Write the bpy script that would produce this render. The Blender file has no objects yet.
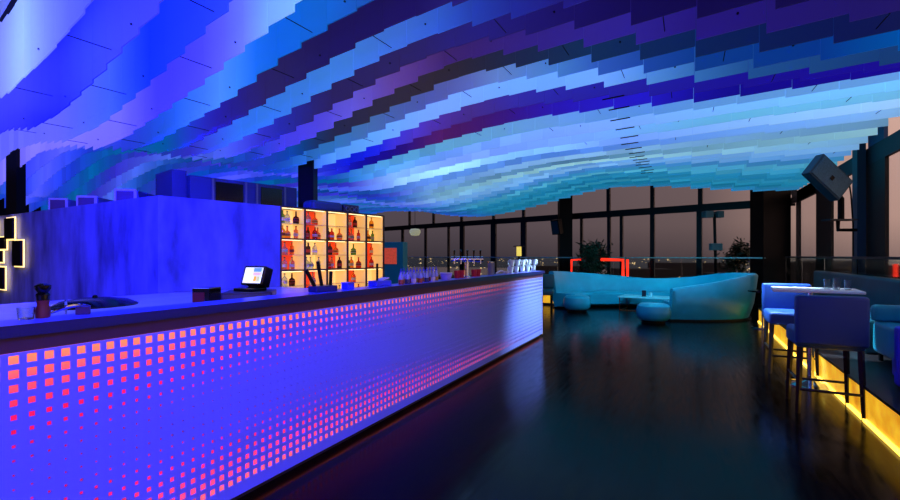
import bpy, bmesh, math, random
from mathutils import Vector, Matrix
random.seed(7)
C = bpy.context.scene.collection
PI = math.pi
sc = bpy.context.scene

# ------------------------------------------------------------------ frames
# Room frame: +Y runs along the bar, +X towards the window side, Z up, camera eye above the origin.
F, K = 460.0, math.hypot(238, 460)
EYE = 1.44
CA, SA = 460 / K, 238 / K
def pt(px, d, z=0.0):
    """room point seen in photo column px at depth d"""
    cx = (px - 450) / F * d
    return Vector((cx * CA - d * SA, cx * SA + d * CA, z))
def hz(py, d):
    return EYE - (py - 256) * d / F
def onX(px, X, z=0.0):
    """point on the plane x = X in column px"""
    d = K * X / (px - 688)
    return Vector((X, (K * d + 238 * X) / 460, z)), d

# ------------------------------------------------------------------ materials
def lin(c):
    return tuple(((v / 255) / 12.92 if v / 255 <= .04045 else ((v / 255 + .055) / 1.055) ** 2.4) for v in c)
MATS = {}
def mat(name, col, rough=.5, metal=0, emit=None, es=0, spec=.5, noise=0, nscale=6, bump=0, trans=0, ior=1.45, alpha=1, stretch=(1, 1, 1), coat=0):
    if name in MATS: return MATS[name]
    m = bpy.data.materials.new(name); m.use_nodes = True
    nt = m.node_tree; b = nt.nodes['Principled BSDF']
    c = lin(col)
    b.inputs['Base Color'].default_value = (*c, 1)
    b.inputs['Roughness'].default_value = rough
    b.inputs['Metallic'].default_value = metal
    b.inputs['Specular IOR Level'].default_value = spec
    b.inputs['Transmission Weight'].default_value = trans
    b.inputs['IOR'].default_value = ior
    b.inputs['Alpha'].default_value = alpha
    b.inputs['Coat Weight'].default_value = coat
    if emit:
        b.inputs['Emission Color'].default_value = (*lin(emit), 1)
        b.inputs['Emission Strength'].default_value = es
    if noise or bump:
        tc = nt.nodes.new('ShaderNodeTexCoord'); mp = nt.nodes.new('ShaderNodeMapping')
        mp.inputs['Scale'].default_value = stretch
        n = nt.nodes.new('ShaderNodeTexNoise'); n.inputs['Scale'].default_value = nscale; n.inputs['Detail'].default_value = 5
        nt.links.new(tc.outputs['Object'], mp.inputs['Vector']); nt.links.new(mp.outputs[0], n.inputs['Vector'])
        if noise:
            r = nt.nodes.new('ShaderNodeValToRGB')
            r.color_ramp.elements[0].position = .3; r.color_ramp.elements[1].position = .7
            r.color_ramp.elements[0].color = (*[v * (1 - noise) for v in c], 1)
            r.color_ramp.elements[1].color = (*[min(1, v * (1 + noise)) for v in c], 1)
            nt.links.new(n.outputs['Fac'], r.inputs[0]); nt.links.new(r.outputs[0], b.inputs['Base Color'])
        if bump:
            bp = nt.nodes.new('ShaderNodeBump'); bp.inputs['Strength'].default_value = bump; bp.inputs['Distance'].default_value = .02
            nt.links.new(n.outputs['Fac'], bp.inputs['Height']); nt.links.new(bp.outputs[0], b.inputs['Normal'])
    MATS[name] = m
    return m

black = mat('black_metal', (4, 4, 6), .5, spec=.2)
blackgloss = mat('black_gloss', (8, 8, 10), .15)
chrome = mat('chrome', (215, 220, 228), .12, 1)
steel = mat('brushed_steel', (120, 130, 145), .35, .8)
glass = mat('clear_glass', (235, 245, 250), .03, trans=1, ior=1.45)
white = mat('white_lacquer', (225, 228, 235), .35)
darkwood = mat('dark_wood', (20, 13, 10), .4, noise=.4, nscale=8, stretch=(8, 1, 1))
teal = mat('teal_leather', (35, 150, 175), .38, noise=.12, nscale=3, bump=.15)
tealdark = mat('deep_teal_leather', (20, 80, 90), .4, noise=.2, nscale=3)
stoolmat = mat('blue_leather', (22, 62, 138), .5, noise=.08, nscale=4)
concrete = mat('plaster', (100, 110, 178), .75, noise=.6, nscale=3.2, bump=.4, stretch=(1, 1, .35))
leaf = mat('leaf', (20, 48, 30), .5)

# ------------------------------------------------------------------ mesh helpers
class MB:
    def __init__(s): s.bm = bmesh.new()
    def box(s, x0, y0, z0, x1, y1, z1, M=None, bevel=0):
        b = bmesh.new(); bmesh.ops.create_cube(b, size=1)
        bmesh.ops.scale(b, vec=(abs(x1 - x0), abs(y1 - y0), abs(z1 - z0)), verts=b.verts)
        bmesh.ops.translate(b, vec=((x0 + x1) / 2, (y0 + y1) / 2, (z0 + z1) / 2), verts=b.verts)
        if bevel: bmesh.ops.bevel(b, geom=b.edges[:], offset=bevel, segments=3, affect='EDGES', profile=.5)
        s._add(b, M); return s
    def cyl(s, p, r, h, r2=None, M=None, n=20, cap=True):
        b = bmesh.new()
        bmesh.ops.create_cone(b, cap_ends=cap, segments=n, radius1=r, radius2=r if r2 is None else r2, depth=h)
        bmesh.ops.translate(b, vec=(p[0], p[1], p[2] + h / 2), verts=b.verts); s._add(b, M); return s
    def lathe(s, prof, p=(0, 0, 0), n=20, M=None):
        b = bmesh.new(); rings = []
        for r, z in prof:
            if r < 1e-5: rings.append([b.verts.new((p[0], p[1], p[2] + z))])
            else: rings.append([b.verts.new((p[0] + r * math.cos(2 * PI * i / n), p[1] + r * math.sin(2 * PI * i / n), p[2] + z)) for i in range(n)])
        for a, c in zip(rings, rings[1:]):
            for i in range(n):
                j = (i + 1) % n
                if len(a) == 1 and len(c) == 1: continue
                if len(a) == 1: b.faces.new((a[0], c[j], c[i]))
                elif len(c) == 1: b.faces.new((a[i], a[j], c[0]))
                else: b.faces.new((a[i], a[j], c[j], c[i]))
        bmesh.ops.recalc_face_normals(b, faces=b.faces); s._add(b, M); return s
    def tube(s, pts, r, n=8, M=None, closed=False):
        b = bmesh.new(); P = [Vector(p) for p in pts]; rings = []; m = len(P)
        for i, p in enumerate(P):
            if closed: t = P[(i + 1) % m] - P[i - 1]
            else: t = P[min(i + 1, m - 1)] - P[max(i - 1, 0)]
            t.normalize(); u = t.cross(Vector((0, 0, 1)))
            if u.length < .05: u = t.cross(Vector((0, 1, 0)))
            u.normalize(); v = t.cross(u)
            rr = r[i] if isinstance(r, (list, tuple)) else r
            rings.append([b.verts.new(p + rr * (math.cos(2 * PI * k / n) * u + math.sin(2 * PI * k / n) * v)) for k in range(n)])
        seq = list(zip(rings, rings[1:])) + ([(rings[-1], rings[0])] if closed else [])
        for a, c in seq:
            for k in range(n): b.faces.new((a[k], a[(k + 1) % n], c[(k + 1) % n], c[k]))
        if not closed: b.faces.new(rings[0][::-1]); b.faces.new(rings[-1])
        bmesh.ops.recalc_face_normals(b, faces=b.faces); s._add(b, M); return s
    def prism(s, poly, z0, z1, M=None, bevel=0):
        b = bmesh.new(); lo = [b.verts.new((x, y, z0)) for x, y in poly]; hi = [b.verts.new((x, y, z1)) for x, y in poly]
        b.faces.new(lo[::-1]); b.faces.new(hi); n = len(poly)
        for i in range(n): b.faces.new((lo[i], lo[(i + 1) % n], hi[(i + 1) % n], hi[i]))
        bmesh.ops.recalc_face_normals(b, faces=b.faces)
        if bevel: bmesh.ops.bevel(b, geom=b.edges[:], offset=bevel, segments=2, affect='EDGES', profile=.5)
        s._add(b, M); return s
    def _add(s, b, M):
        if M is not None: bmesh.ops.transform(b, matrix=M, verts=b.verts)
        me = bpy.data.meshes.new('t'); b.to_mesh(me); b.free(); s.bm.from_mesh(me); bpy.data.meshes.remove(me)
    def build(s, name, m, parent=None, smooth=False, loc=None, rz=None):
        me = bpy.data.meshes.new(name); s.bm.to_mesh(me); s.bm.free()
        if m: me.materials.append(m)
        if smooth:
            me.polygons.foreach_set('use_smooth', [True] * len(me.polygons))
            try: me.set_sharp_from_angle(angle=math.radians(40))
            except Exception: pass
        o = bpy.data.objects.new(name, me); C.objects.link(o)
        if parent: o.parent = parent
        if loc is not None: o.location = loc
        if rz is not None: o.rotation_euler = (0, 0, rz)
        return o
def tag(o, label, cat, group=None, kind=None):
    o['label'] = label; o['category'] = cat
    if group: o['group'] = group
    if kind: o['kind'] = kind
    return o
def thing(name, label, cat, loc=(0, 0, 0), rz=0, group=None):
    o = bpy.data.objects.new(name, None); C.objects.link(o); o.empty_display_size = .1
    o.location = loc; o.rotation_euler = (0, 0, rz); return tag(o, label, cat, group)
def struct(o): o['kind'] = 'structure'; return o
def dup(root, loc, rz, label, group=None):
    r = root.copy(); C.objects.link(r); r.location = loc; r.rotation_euler = (0, 0, rz); r['label'] = label
    if group: r['group'] = group
    for ch in list(root.children):
        c = ch.copy(); C.objects.link(c); c.parent = r
        for g in list(ch.children):
            d = g.copy(); C.objects.link(d); d.parent = c
    return r
ORD = ['first', 'second', 'third', 'fourth', 'fifth', 'sixth', 'seventh', 'eighth', 'ninth', 'tenth', 'eleventh', 'twelfth', 'thirteenth', 'fourteenth',
       'fifteenth', 'sixteenth', 'seventeenth', 'eighteenth', 'nineteenth', 'twentieth', 'twenty-first', 'twenty-second', 'twenty-third', 'twenty-fourth',
       'twenty-fifth', 'twenty-sixth', 'twenty-seventh', 'twenty-eighth', 'twenty-ninth', 'thirtieth']
def ordw(i): return ORD[i] if i < len(ORD) else 'last'

# ================================================================== FLOOR
fm = bpy.data.materials.new('dark_plank_floor'); fm.use_nodes = True
nt = fm.node_tree; b = nt.nodes['Principled BSDF']
tc = nt.nodes.new('ShaderNodeTexCoord'); mp = nt.nodes.new('ShaderNodeMapping'); mp.inputs['Rotation'].default_value = (0, 0, PI / 2)
br = nt.nodes.new('ShaderNodeTexBrick'); br.inputs['Scale'].default_value = 1; br.inputs['Brick Width'].default_value = 1.9; br.inputs['Row Height'].default_value = .14
br.inputs['Mortar Size'].default_value = .004; br.inputs['Color1'].default_value = (*lin((11, 8, 8)), 1); br.inputs['Color2'].default_value = (*lin((6, 5, 6)), 1)
br.inputs['Mortar'].default_value = (.001, .001, .001, 1); br.offset = .37
nz = nt.nodes.new('ShaderNodeTexNoise'); nz.inputs['Scale'].default_value = 5; nz.inputs['Detail'].default_value = 6
mp2 = nt.nodes.new('ShaderNodeMapping'); mp2.inputs['Scale'].default_value = (6, .6, 1)
mr = nt.nodes.new('ShaderNodeMapRange'); mr.inputs[1].default_value = .3; mr.inputs[2].default_value = .7; mr.inputs[3].default_value = .12; mr.inputs[4].default_value = .26
bp = nt.nodes.new('ShaderNodeBump'); bp.inputs['Strength'].default_value = .10; bp.inputs['Distance'].default_value = .004
mx = nt.nodes.new('ShaderNodeMath'); mx.operation = 'SUBTRACT'
L = nt.links.new
L(tc.outputs['Object'], mp.inputs[0]); L(mp.outputs[0], br.inputs[0]); L(tc.outputs['Object'], mp2.inputs[0]); L(mp2.outputs[0], nz.inputs['Vector'])
L(br.outputs['Color'], b.inputs['Base Color']); L(nz.outputs['Fac'], mr.inputs[0]); L(mr.outputs[0], b.inputs['Roughness'])
L(nz.outputs['Fac'], mx.inputs[0]); L(br.outputs['Fac'], mx.inputs[1]); L(mx.outputs[0], bp.inputs['Height']); L(bp.outputs[0], b.inputs['Normal'])
b.inputs['Specular IOR Level'].default_value = .08
# back window line: passes the right rear corner, 17 degrees off square
WC = Vector((2.63, 17.5)); WD = Vector((-.956, .293)).normalized(); WN = Vector((.293, .956)).normalized()
def wall(t, off=0, z=0.0): p = WC + WD * t + WN * off; return Vector((p.x, p.y, z))
def wall_t(px):
    """distance along the back window line at column px"""
    r = pt(px, 1.0); n = WC.dot(WN) / (r.x * WN.x + r.y * WN.y); q = Vector((r.x, r.y)) * n
    return (q - WC).dot(WD), n
f_end = [wall(-.6), wall(17.5)]
o = struct(MB().prism([(-26, -2.5), (2.79, -2.5), (2.79, 17.4), (f_end[1].x, f_end[1].y), (-26, 23)], -.12, 0).build('floor', fm))

# ================================================================== CEILING: rows of hanging boards
PROF = [(-26, 1.8), (-22, 2.05), (-19, 1.9), (-16, 1.6), (-13, 1.95), (-11, 2.1), (-9, 1.95), (-7.6, 1.66), (-6.6, 1.57), (-6.0, 1.59), (-5.2, 1.69), (-4.4, 1.83), (-3.5, 2.02), (-2.7, 2.18), (-2, 2.27), (-1.2, 2.23),
        (-.5, 2.14), (0, 2.06), (.7, 1.94), (1.1, 1.87), (1.5, 1.81), (2.3, 1.76)]
YF = [(0, 1.0), (3, 1.0), (5.4, 1.08), (7, 1.09), (8, 1.03), (9, .96), (11, .87), (14.2, .885)]
def interp(T, x):
    if x <= T[0][0]: return T[0][1]
    for (a, u), (c, v) in zip(T, T[1:]):
        if x <= c:
            k = (x - a) / (c - a); return u + (v - u) * k
    return T[-1][1]
# bottom edges of the near rows as read off the place: (column, line) pairs per row
EDGE = {
 1: [(0, 92), (20, 75), (50, 50), (67, 30), (84, 13)],
 2: [(0, 138), (35, 130), (50, 121), (65, 111), (77, 99), (91, 84), (104, 70), (120, 50), (138, 30), (150, 17)],
 3: [(45, 143), (85, 131), (104, 122), (118, 110), (133, 97), (148, 84), (165, 68), (184, 49), (203, 31), (226, 8)],
 4: [(95, 150), (141, 125), (168, 108), (184, 94), (201, 84), (222, 65), (243, 49), (266, 31), (290, 12)],
 5: [(130, 150), (172, 133), (185, 125), (200, 117), (218, 107), (236, 94), (255, 78), (275, 62), (297, 45), (321, 30), (349, 12), (370, 1)],
 6: [(160, 152), (200, 140), (215, 131), (230, 123), (247, 112), (265, 100), (284, 90), (305, 76), (327, 64), (350, 48), (376, 34), (405, 20), (438, 9), (472, 0)],
 7: [(190, 156), (229, 144), (257, 131), (273, 122), (292, 110), (311, 98), (330, 86), (353, 73), (375, 60), (401, 47), (450, 28), (492, 19), (531, 12), (564, 5)],
 8: [(215, 158), (279, 137), (296, 129), (312, 118), (331, 107), (351, 95), (373, 82), (395, 70), (419, 60), (450, 48), (500, 36), (542, 28), (581, 21), (626, 19), (674, 16), (728, 10), (790, 4)],
 9: [(230, 163), (288, 147), (317, 135), (333, 125), (350, 115), (369, 105), (389, 93), (412, 82), (450, 63), (467, 57), (517, 50), (554, 46), (579, 42), (631, 39), (676, 36), (724, 32), (782, 26), (844, 18), (900, 9)],
 10: [(260, 165), (317, 147), (333, 139), (350, 130), (367, 120), (386, 110), (407, 100), (428, 90), (450, 78), (504, 67), (532, 63), (565, 60), (599, 57), (638, 55), (679, 52), (725, 50), (776, 46), (832, 40), (895, 32)],
 11: [(280, 170), (330, 152), (367, 135), (384, 127), (402, 117), (422, 108), (443, 98), (465, 90), (500, 81), (543, 74), (573, 72), (611, 70), (641, 69), (680, 67), (723, 65), (767, 64), (817, 59), (876, 50)],
 12: [(290, 173), (350, 156), (365, 149), (381, 143), (398, 135), (416, 125), (436, 117), (457, 110), (478, 102), (524, 92), (551, 89), (579, 86), (611, 84), (645, 81), (681, 79), (721, 77), (763, 74), (811, 71), (862, 66)],
 14: [(320, 176), (376, 162), (391, 158), (406, 152), (422, 147), (440, 142), (457, 137), (477, 131), (496, 125), (541, 116), (565, 113), (591, 110), (618, 107), (649, 105), (681, 102), (715, 99), (752, 94), (792, 88), (836, 81), (900, 70)],
 15: [(340, 179), (400, 164), (450, 150), (487, 142), (531, 132), (571, 125), (620, 118), (650, 114), (700, 108), (750, 101), (830, 90), (890, 80)],
 16: [(350, 182), (400, 170), (450, 158), (500, 147), (550, 139), (600, 132), (684, 121), (750, 110), (830, 100), (885, 91)]}
RAT = {}
for r_, pts_ in EDGE.items():
    Yk = .69 + .385 * r_; T = []
    for px_, y_ in pts_:
        c = .888 * Yk / (1 + .001193 * (px_ - 688)); X_ = (px_ - 688) * c / K
        T.append((X_, (256 - y_) * c / 460 / (interp(PROF, X_) * interp(YF, Yk - .1786 * X_))))
    RAT[r_] = T
def ratio(r, X):
    if r < 1: return interp(RAT[1], X)
    if r in RAT: return interp(RAT[r], X)
    if r == 13: return (interp(RAT[12], X) + interp(RAT[14], X)) / 2
    k = min(1, (r - 16) / 12.0); k = k * k * (3 - 2 * k)
    return interp(RAT[16], X) * (1 - k) + k
def ceil_h(X, Y, r):
    a = ratio(r, X); n = 2
    if r >= 2: a += .5 * ratio(r - 1, X); n = 2
    a = (ratio(r, X) * 2 + ratio(max(r - 1, 1), X) * .5 + ratio(min(r + 1, 34), X) * .5) / 3
    return EYE + interp(PROF, X) * interp(YF, Y) * a
# LED light on pale boards, put into their colour and glow: per row, (x position, sRGB)
def cx(px, row):
    Yk = .69 + .385 * row
    c = .888 * Yk / (1 + .001193 * (px - 688)); return (px - 688) * c / K
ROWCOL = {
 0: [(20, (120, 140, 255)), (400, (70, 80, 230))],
 1: [(0, (150, 165, 255)), (22, (185, 225, 255)), (38, (150, 175, 255)), (70, (100, 110, 255)), (150, (60, 70, 250))],  # paler stretch: bloom of light painted into the row
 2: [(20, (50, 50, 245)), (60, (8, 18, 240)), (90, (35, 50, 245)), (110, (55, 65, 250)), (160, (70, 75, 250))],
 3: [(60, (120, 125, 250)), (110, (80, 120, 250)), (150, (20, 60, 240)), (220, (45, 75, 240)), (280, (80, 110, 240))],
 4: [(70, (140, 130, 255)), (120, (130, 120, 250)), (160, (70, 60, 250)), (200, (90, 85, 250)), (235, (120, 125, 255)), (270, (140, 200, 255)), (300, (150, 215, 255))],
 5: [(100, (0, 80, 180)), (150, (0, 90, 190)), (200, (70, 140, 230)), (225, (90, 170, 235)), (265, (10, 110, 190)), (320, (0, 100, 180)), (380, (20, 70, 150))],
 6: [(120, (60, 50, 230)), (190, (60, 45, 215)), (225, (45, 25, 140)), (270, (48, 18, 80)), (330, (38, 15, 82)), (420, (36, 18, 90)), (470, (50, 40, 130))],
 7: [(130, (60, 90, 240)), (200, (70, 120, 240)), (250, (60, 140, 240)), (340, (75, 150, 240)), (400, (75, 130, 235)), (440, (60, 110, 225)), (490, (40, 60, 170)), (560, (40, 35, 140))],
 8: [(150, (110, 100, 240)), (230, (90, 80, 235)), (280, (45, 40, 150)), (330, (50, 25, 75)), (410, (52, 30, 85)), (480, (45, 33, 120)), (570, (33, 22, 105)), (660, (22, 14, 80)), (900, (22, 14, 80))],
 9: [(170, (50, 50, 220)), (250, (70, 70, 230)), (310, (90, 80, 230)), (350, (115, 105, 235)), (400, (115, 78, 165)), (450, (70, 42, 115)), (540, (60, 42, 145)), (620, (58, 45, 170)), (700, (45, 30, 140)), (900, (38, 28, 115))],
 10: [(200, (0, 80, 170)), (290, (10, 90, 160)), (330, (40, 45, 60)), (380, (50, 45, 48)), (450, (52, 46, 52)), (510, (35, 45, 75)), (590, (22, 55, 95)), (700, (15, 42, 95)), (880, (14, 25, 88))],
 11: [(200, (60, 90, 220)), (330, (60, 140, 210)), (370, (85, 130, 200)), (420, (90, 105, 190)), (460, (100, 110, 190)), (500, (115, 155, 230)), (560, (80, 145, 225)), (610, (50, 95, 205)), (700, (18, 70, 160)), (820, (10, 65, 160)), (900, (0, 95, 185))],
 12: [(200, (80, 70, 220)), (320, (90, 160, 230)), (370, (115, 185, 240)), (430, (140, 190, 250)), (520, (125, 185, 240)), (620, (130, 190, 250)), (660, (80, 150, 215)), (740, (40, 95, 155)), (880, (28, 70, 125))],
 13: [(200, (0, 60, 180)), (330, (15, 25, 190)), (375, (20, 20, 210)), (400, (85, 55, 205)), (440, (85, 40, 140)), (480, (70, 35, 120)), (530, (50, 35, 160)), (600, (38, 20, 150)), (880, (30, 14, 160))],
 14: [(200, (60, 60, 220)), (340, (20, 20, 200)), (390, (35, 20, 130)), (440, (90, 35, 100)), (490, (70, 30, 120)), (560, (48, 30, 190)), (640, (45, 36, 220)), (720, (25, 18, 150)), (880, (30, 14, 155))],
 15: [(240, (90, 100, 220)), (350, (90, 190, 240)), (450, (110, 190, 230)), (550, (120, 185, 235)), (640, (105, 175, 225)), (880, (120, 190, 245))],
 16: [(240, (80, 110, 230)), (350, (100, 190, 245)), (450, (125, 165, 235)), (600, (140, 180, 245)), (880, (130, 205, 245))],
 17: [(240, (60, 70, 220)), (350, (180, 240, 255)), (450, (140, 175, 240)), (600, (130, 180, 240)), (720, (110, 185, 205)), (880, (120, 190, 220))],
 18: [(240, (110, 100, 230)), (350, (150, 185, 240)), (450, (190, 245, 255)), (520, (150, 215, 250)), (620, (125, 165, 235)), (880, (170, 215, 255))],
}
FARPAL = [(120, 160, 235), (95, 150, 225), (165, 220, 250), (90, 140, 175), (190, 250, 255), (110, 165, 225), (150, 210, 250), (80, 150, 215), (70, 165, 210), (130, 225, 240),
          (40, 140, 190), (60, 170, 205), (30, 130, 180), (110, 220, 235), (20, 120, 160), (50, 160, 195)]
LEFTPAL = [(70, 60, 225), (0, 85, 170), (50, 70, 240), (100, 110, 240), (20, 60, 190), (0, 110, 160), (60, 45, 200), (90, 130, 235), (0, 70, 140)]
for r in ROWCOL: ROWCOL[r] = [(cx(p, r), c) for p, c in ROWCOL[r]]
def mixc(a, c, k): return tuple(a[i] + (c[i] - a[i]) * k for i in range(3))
def painted_led_colour(r, X):
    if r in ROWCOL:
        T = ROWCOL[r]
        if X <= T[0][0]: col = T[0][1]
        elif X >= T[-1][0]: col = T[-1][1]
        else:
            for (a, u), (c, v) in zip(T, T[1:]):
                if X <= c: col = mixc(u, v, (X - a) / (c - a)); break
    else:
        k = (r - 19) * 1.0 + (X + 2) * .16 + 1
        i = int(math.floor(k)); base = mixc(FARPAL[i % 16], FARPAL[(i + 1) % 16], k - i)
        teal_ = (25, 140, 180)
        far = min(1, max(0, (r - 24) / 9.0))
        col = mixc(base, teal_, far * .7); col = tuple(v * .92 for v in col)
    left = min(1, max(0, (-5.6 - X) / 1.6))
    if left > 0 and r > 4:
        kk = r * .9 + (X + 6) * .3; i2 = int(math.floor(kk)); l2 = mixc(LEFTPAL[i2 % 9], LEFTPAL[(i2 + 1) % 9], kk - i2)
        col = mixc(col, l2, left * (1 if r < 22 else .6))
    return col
def cname(c):
    r, g, b_ = c; s = r + g + b_
    if s < 190: return 'olive black' if b_ < 62 else ('dark maroon' if r > g + 8 else 'dark navy')
    if s > 540: return 'icy white-blue'
    if r > g + 25 and b_ > 150: return 'violet'
    if r > g + 15: return 'dusky purple'
    if g > r + 60 and g > b_ * .7: return 'teal cyan'
    if s > 430: return 'pale blue'
    return 'royal blue' if b_ > 190 else 'steel blue'
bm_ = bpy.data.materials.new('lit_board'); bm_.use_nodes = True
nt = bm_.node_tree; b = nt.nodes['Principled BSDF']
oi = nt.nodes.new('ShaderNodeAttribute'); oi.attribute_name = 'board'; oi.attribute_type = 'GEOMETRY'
nt.links.new(oi.outputs['Color'], b.inputs['Base Color']); nt.links.new(oi.outputs['Color'], b.inputs['Emission Color'])  # the same painted LED light feeds base and emission
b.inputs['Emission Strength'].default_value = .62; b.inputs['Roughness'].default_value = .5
pin = mat('dark_pin', (8, 10, 30), .5)
boards = []
def seam(j):
    x = -4.0 + .385 * j
    return x if x < -1.3 else -1.3 + (x + 1.3) * 1.18
for r in range(0, 35):
    Yk = .69 + .385 * r
    for j in range(-52, 15):
        x0 = seam(j); x1 = seam(j + 1); xm = (x0 + x1) / 2
        ym = Yk - .1786 * xm
        d = (460 * ym - 238 * xm) / K
        z = ceil_h(xm, ym, r)
        if d < .5 or xm > 2.12: continue
        px = 688 + K * xm / d; py = 256 - 460 * (z - EYE) / d
        if px < -90 or px > 1000 or py < -190: continue
        boards.append((r, j, x0, x1, Yk, z, px, py, d))
def board_size(bd):
    r, j, x0, x1, Yk, z, px, py, d = bd
    inside = (-15 < px < 915) and (py > -8)
    return (1 if inside else 0, 1 / d / d)
boards.sort(key=board_size, reverse=True)
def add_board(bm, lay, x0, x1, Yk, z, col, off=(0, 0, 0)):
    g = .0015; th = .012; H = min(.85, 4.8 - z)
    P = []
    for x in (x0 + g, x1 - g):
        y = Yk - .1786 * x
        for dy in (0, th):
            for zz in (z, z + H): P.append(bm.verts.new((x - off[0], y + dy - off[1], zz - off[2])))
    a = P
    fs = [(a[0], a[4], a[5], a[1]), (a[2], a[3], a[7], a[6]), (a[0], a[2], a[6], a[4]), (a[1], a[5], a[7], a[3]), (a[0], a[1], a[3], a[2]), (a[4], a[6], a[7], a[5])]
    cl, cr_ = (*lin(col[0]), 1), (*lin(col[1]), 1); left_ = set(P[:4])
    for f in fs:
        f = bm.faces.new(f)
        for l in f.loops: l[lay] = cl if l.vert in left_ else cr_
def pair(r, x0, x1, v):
    return [tuple(min(255, max(0, c * (1 + v))) for c in painted_led_colour(r, x)) for x in (x0, x1)]
rest = bmesh.new(); rlay = rest.loops.layers.float_color.new('board')
rowcount = {}
indiv = sorted(boards[:300], key=lambda t: (t[0], -t[1]))
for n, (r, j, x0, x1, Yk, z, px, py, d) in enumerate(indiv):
    col = painted_led_colour(r, (x0 + x1) / 2)
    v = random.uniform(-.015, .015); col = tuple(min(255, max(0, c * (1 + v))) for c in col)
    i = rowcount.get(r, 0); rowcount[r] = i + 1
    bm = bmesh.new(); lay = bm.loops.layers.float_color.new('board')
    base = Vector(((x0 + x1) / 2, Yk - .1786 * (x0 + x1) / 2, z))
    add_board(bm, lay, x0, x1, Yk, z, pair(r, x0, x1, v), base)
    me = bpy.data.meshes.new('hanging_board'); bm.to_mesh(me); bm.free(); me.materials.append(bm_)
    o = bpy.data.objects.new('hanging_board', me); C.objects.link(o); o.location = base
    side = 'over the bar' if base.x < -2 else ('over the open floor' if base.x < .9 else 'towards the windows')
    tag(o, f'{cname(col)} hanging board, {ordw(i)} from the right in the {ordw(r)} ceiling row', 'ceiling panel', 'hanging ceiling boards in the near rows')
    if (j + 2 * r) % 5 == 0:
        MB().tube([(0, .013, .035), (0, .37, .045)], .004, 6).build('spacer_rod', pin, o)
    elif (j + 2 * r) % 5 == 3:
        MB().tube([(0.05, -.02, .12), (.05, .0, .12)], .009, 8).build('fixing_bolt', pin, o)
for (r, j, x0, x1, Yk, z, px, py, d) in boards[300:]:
    col = painted_led_colour(r, (x0 + x1) / 2); v = random.uniform(-.07, .07)
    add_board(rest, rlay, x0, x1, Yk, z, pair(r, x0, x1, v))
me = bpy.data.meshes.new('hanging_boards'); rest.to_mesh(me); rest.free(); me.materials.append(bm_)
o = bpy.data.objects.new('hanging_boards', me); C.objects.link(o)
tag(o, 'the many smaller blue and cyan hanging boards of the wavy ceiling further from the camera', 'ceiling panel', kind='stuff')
for n, r in enumerate(range(13, 28)):
    xq = -.80 + .02 * math.sin(n * 2.1); yq = .69 + .385 * r - .1786 * xq; zq = ceil_h(xq, yq, r) - .022
    o = MB().box(-.13, -.012, 0, .13, .004, .012).build('fixing_bar', black, loc=(xq, yq, zq), rz=-.177)
    tag(o, f'thin black fixing bar under the ceiling boards, {ordw(n)} in line from the camera', 'bracket', 'black fixing bars in a line under the ceiling')
# roof slab above the boards
wl = wall(17.5); wr = wall(-.9)
struct(MB().prism([(-26, -2.5), (3.2, -2.5), (wr.x, wr.y), (wl.x, wl.y), (-26, 23)], 4.9, 5.05).build('ceiling', mat('dark_roof', (14, 18, 34), .8)))
struct(MB().box(-26.2, -2.5, 0, -26, 23, 4.9).build('wall_left', mat('dark_wall', (12, 16, 28), .8)))

# ================================================================== BAR COUNTER
BX, BY0, BY1 = -2.32, .05, 8.12
bar = thing('bar_counter', 'long bar counter with a blue-lit front of glowing red square perforations', 'bar', (BX, BY0, 0))
def barpart(mb, name, m, par=None, sm=False): return mb.build(name, m, par or bar, sm)
LEN = BY1 - BY0
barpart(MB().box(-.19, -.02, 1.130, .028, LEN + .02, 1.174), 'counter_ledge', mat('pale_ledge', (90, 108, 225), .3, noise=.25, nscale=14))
barpart(MB().box(.0285, -.02, 1.128, .034, LEN + .02, 1.1745), 'front_nosing', mat('navy_nosing', (10, 14, 70), .3))
barpart(MB().box(-.62, -.02, .97, -.16, LEN + .02, 1.0), 'inner_worktop', steel)
barpart(MB().box(-.06, 0, 1.0645, -.001, LEN, 1.1275), 'shadow_gap', mat('maroon_trim', (70, 28, 50), .4))
barpart(MB().box(-.16, .01, .96, -.05, LEN - .03, 1.1295), 'upstand', mat('bar_carcass', (16, 14, 22), .6))
barpart(MB().box(-.58, .01, 0, -.05, LEN - .03, .96), 'carcass', mat('bar_carcass', (16, 14, 22), .6))
barpart(MB().box(-.58, LEN - .03, .04, .0, LEN, .969), 'end_panel', white)
PIT = .0561; NR = 17
bm = bmesh.new(); ncol = int(LEN / PIT)
zt = 1.064
pan = []
def size(rw, y):
    m = 8.8 - 2.6 * math.exp(-((y - 2.6) / 1.6) ** 2) + .6 * math.sin(y * .9)
    t = abs(rw - m) / 7.5
    return min(.62, .17 + .48 * t ** 1.45)
TH = .011
def quad(a, b2, c, d2): bm.faces.new([bm.verts.new(v) for v in (a, b2, c, d2)])
for cidx in range(ncol):
    y0 = cidx * PIT; yc = y0 + PIT / 2
    for rw in range(NR):
        z1 = zt - rw * PIT; zc = z1 - PIT / 2; z0 = z1 - PIT
        h = size(rw, y0 + BY0) * PIT / 2
        O = [(y0, z0), (y0 + PIT, z0), (y0 + PIT, z1), (y0, z1)]; I = [(yc - h, zc - h), (yc + h, zc - h), (yc + h, zc + h), (yc - h, zc + h)]
        for k in range(4):
            q = (k + 1) % 4
            quad((0, *O[k]), (0, *O[q]), (0, *I[q]), (0, *I[k]))
            quad((0, *I[k]), (0, *I[q]), (-TH, *I[q]), (-TH, *I[k]))
zb = zt - NR * PIT
quad((0, 0, .05), (0, LEN, .05), (0, LEN, zb), (0, 0, zb))
quad((0, ncol * PIT, zb), (0, LEN, zb), (0, LEN, zt), (0, ncol * PIT, zt))
bmesh.ops.remove_doubles(bm, verts=bm.verts, dist=1e-5)
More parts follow.
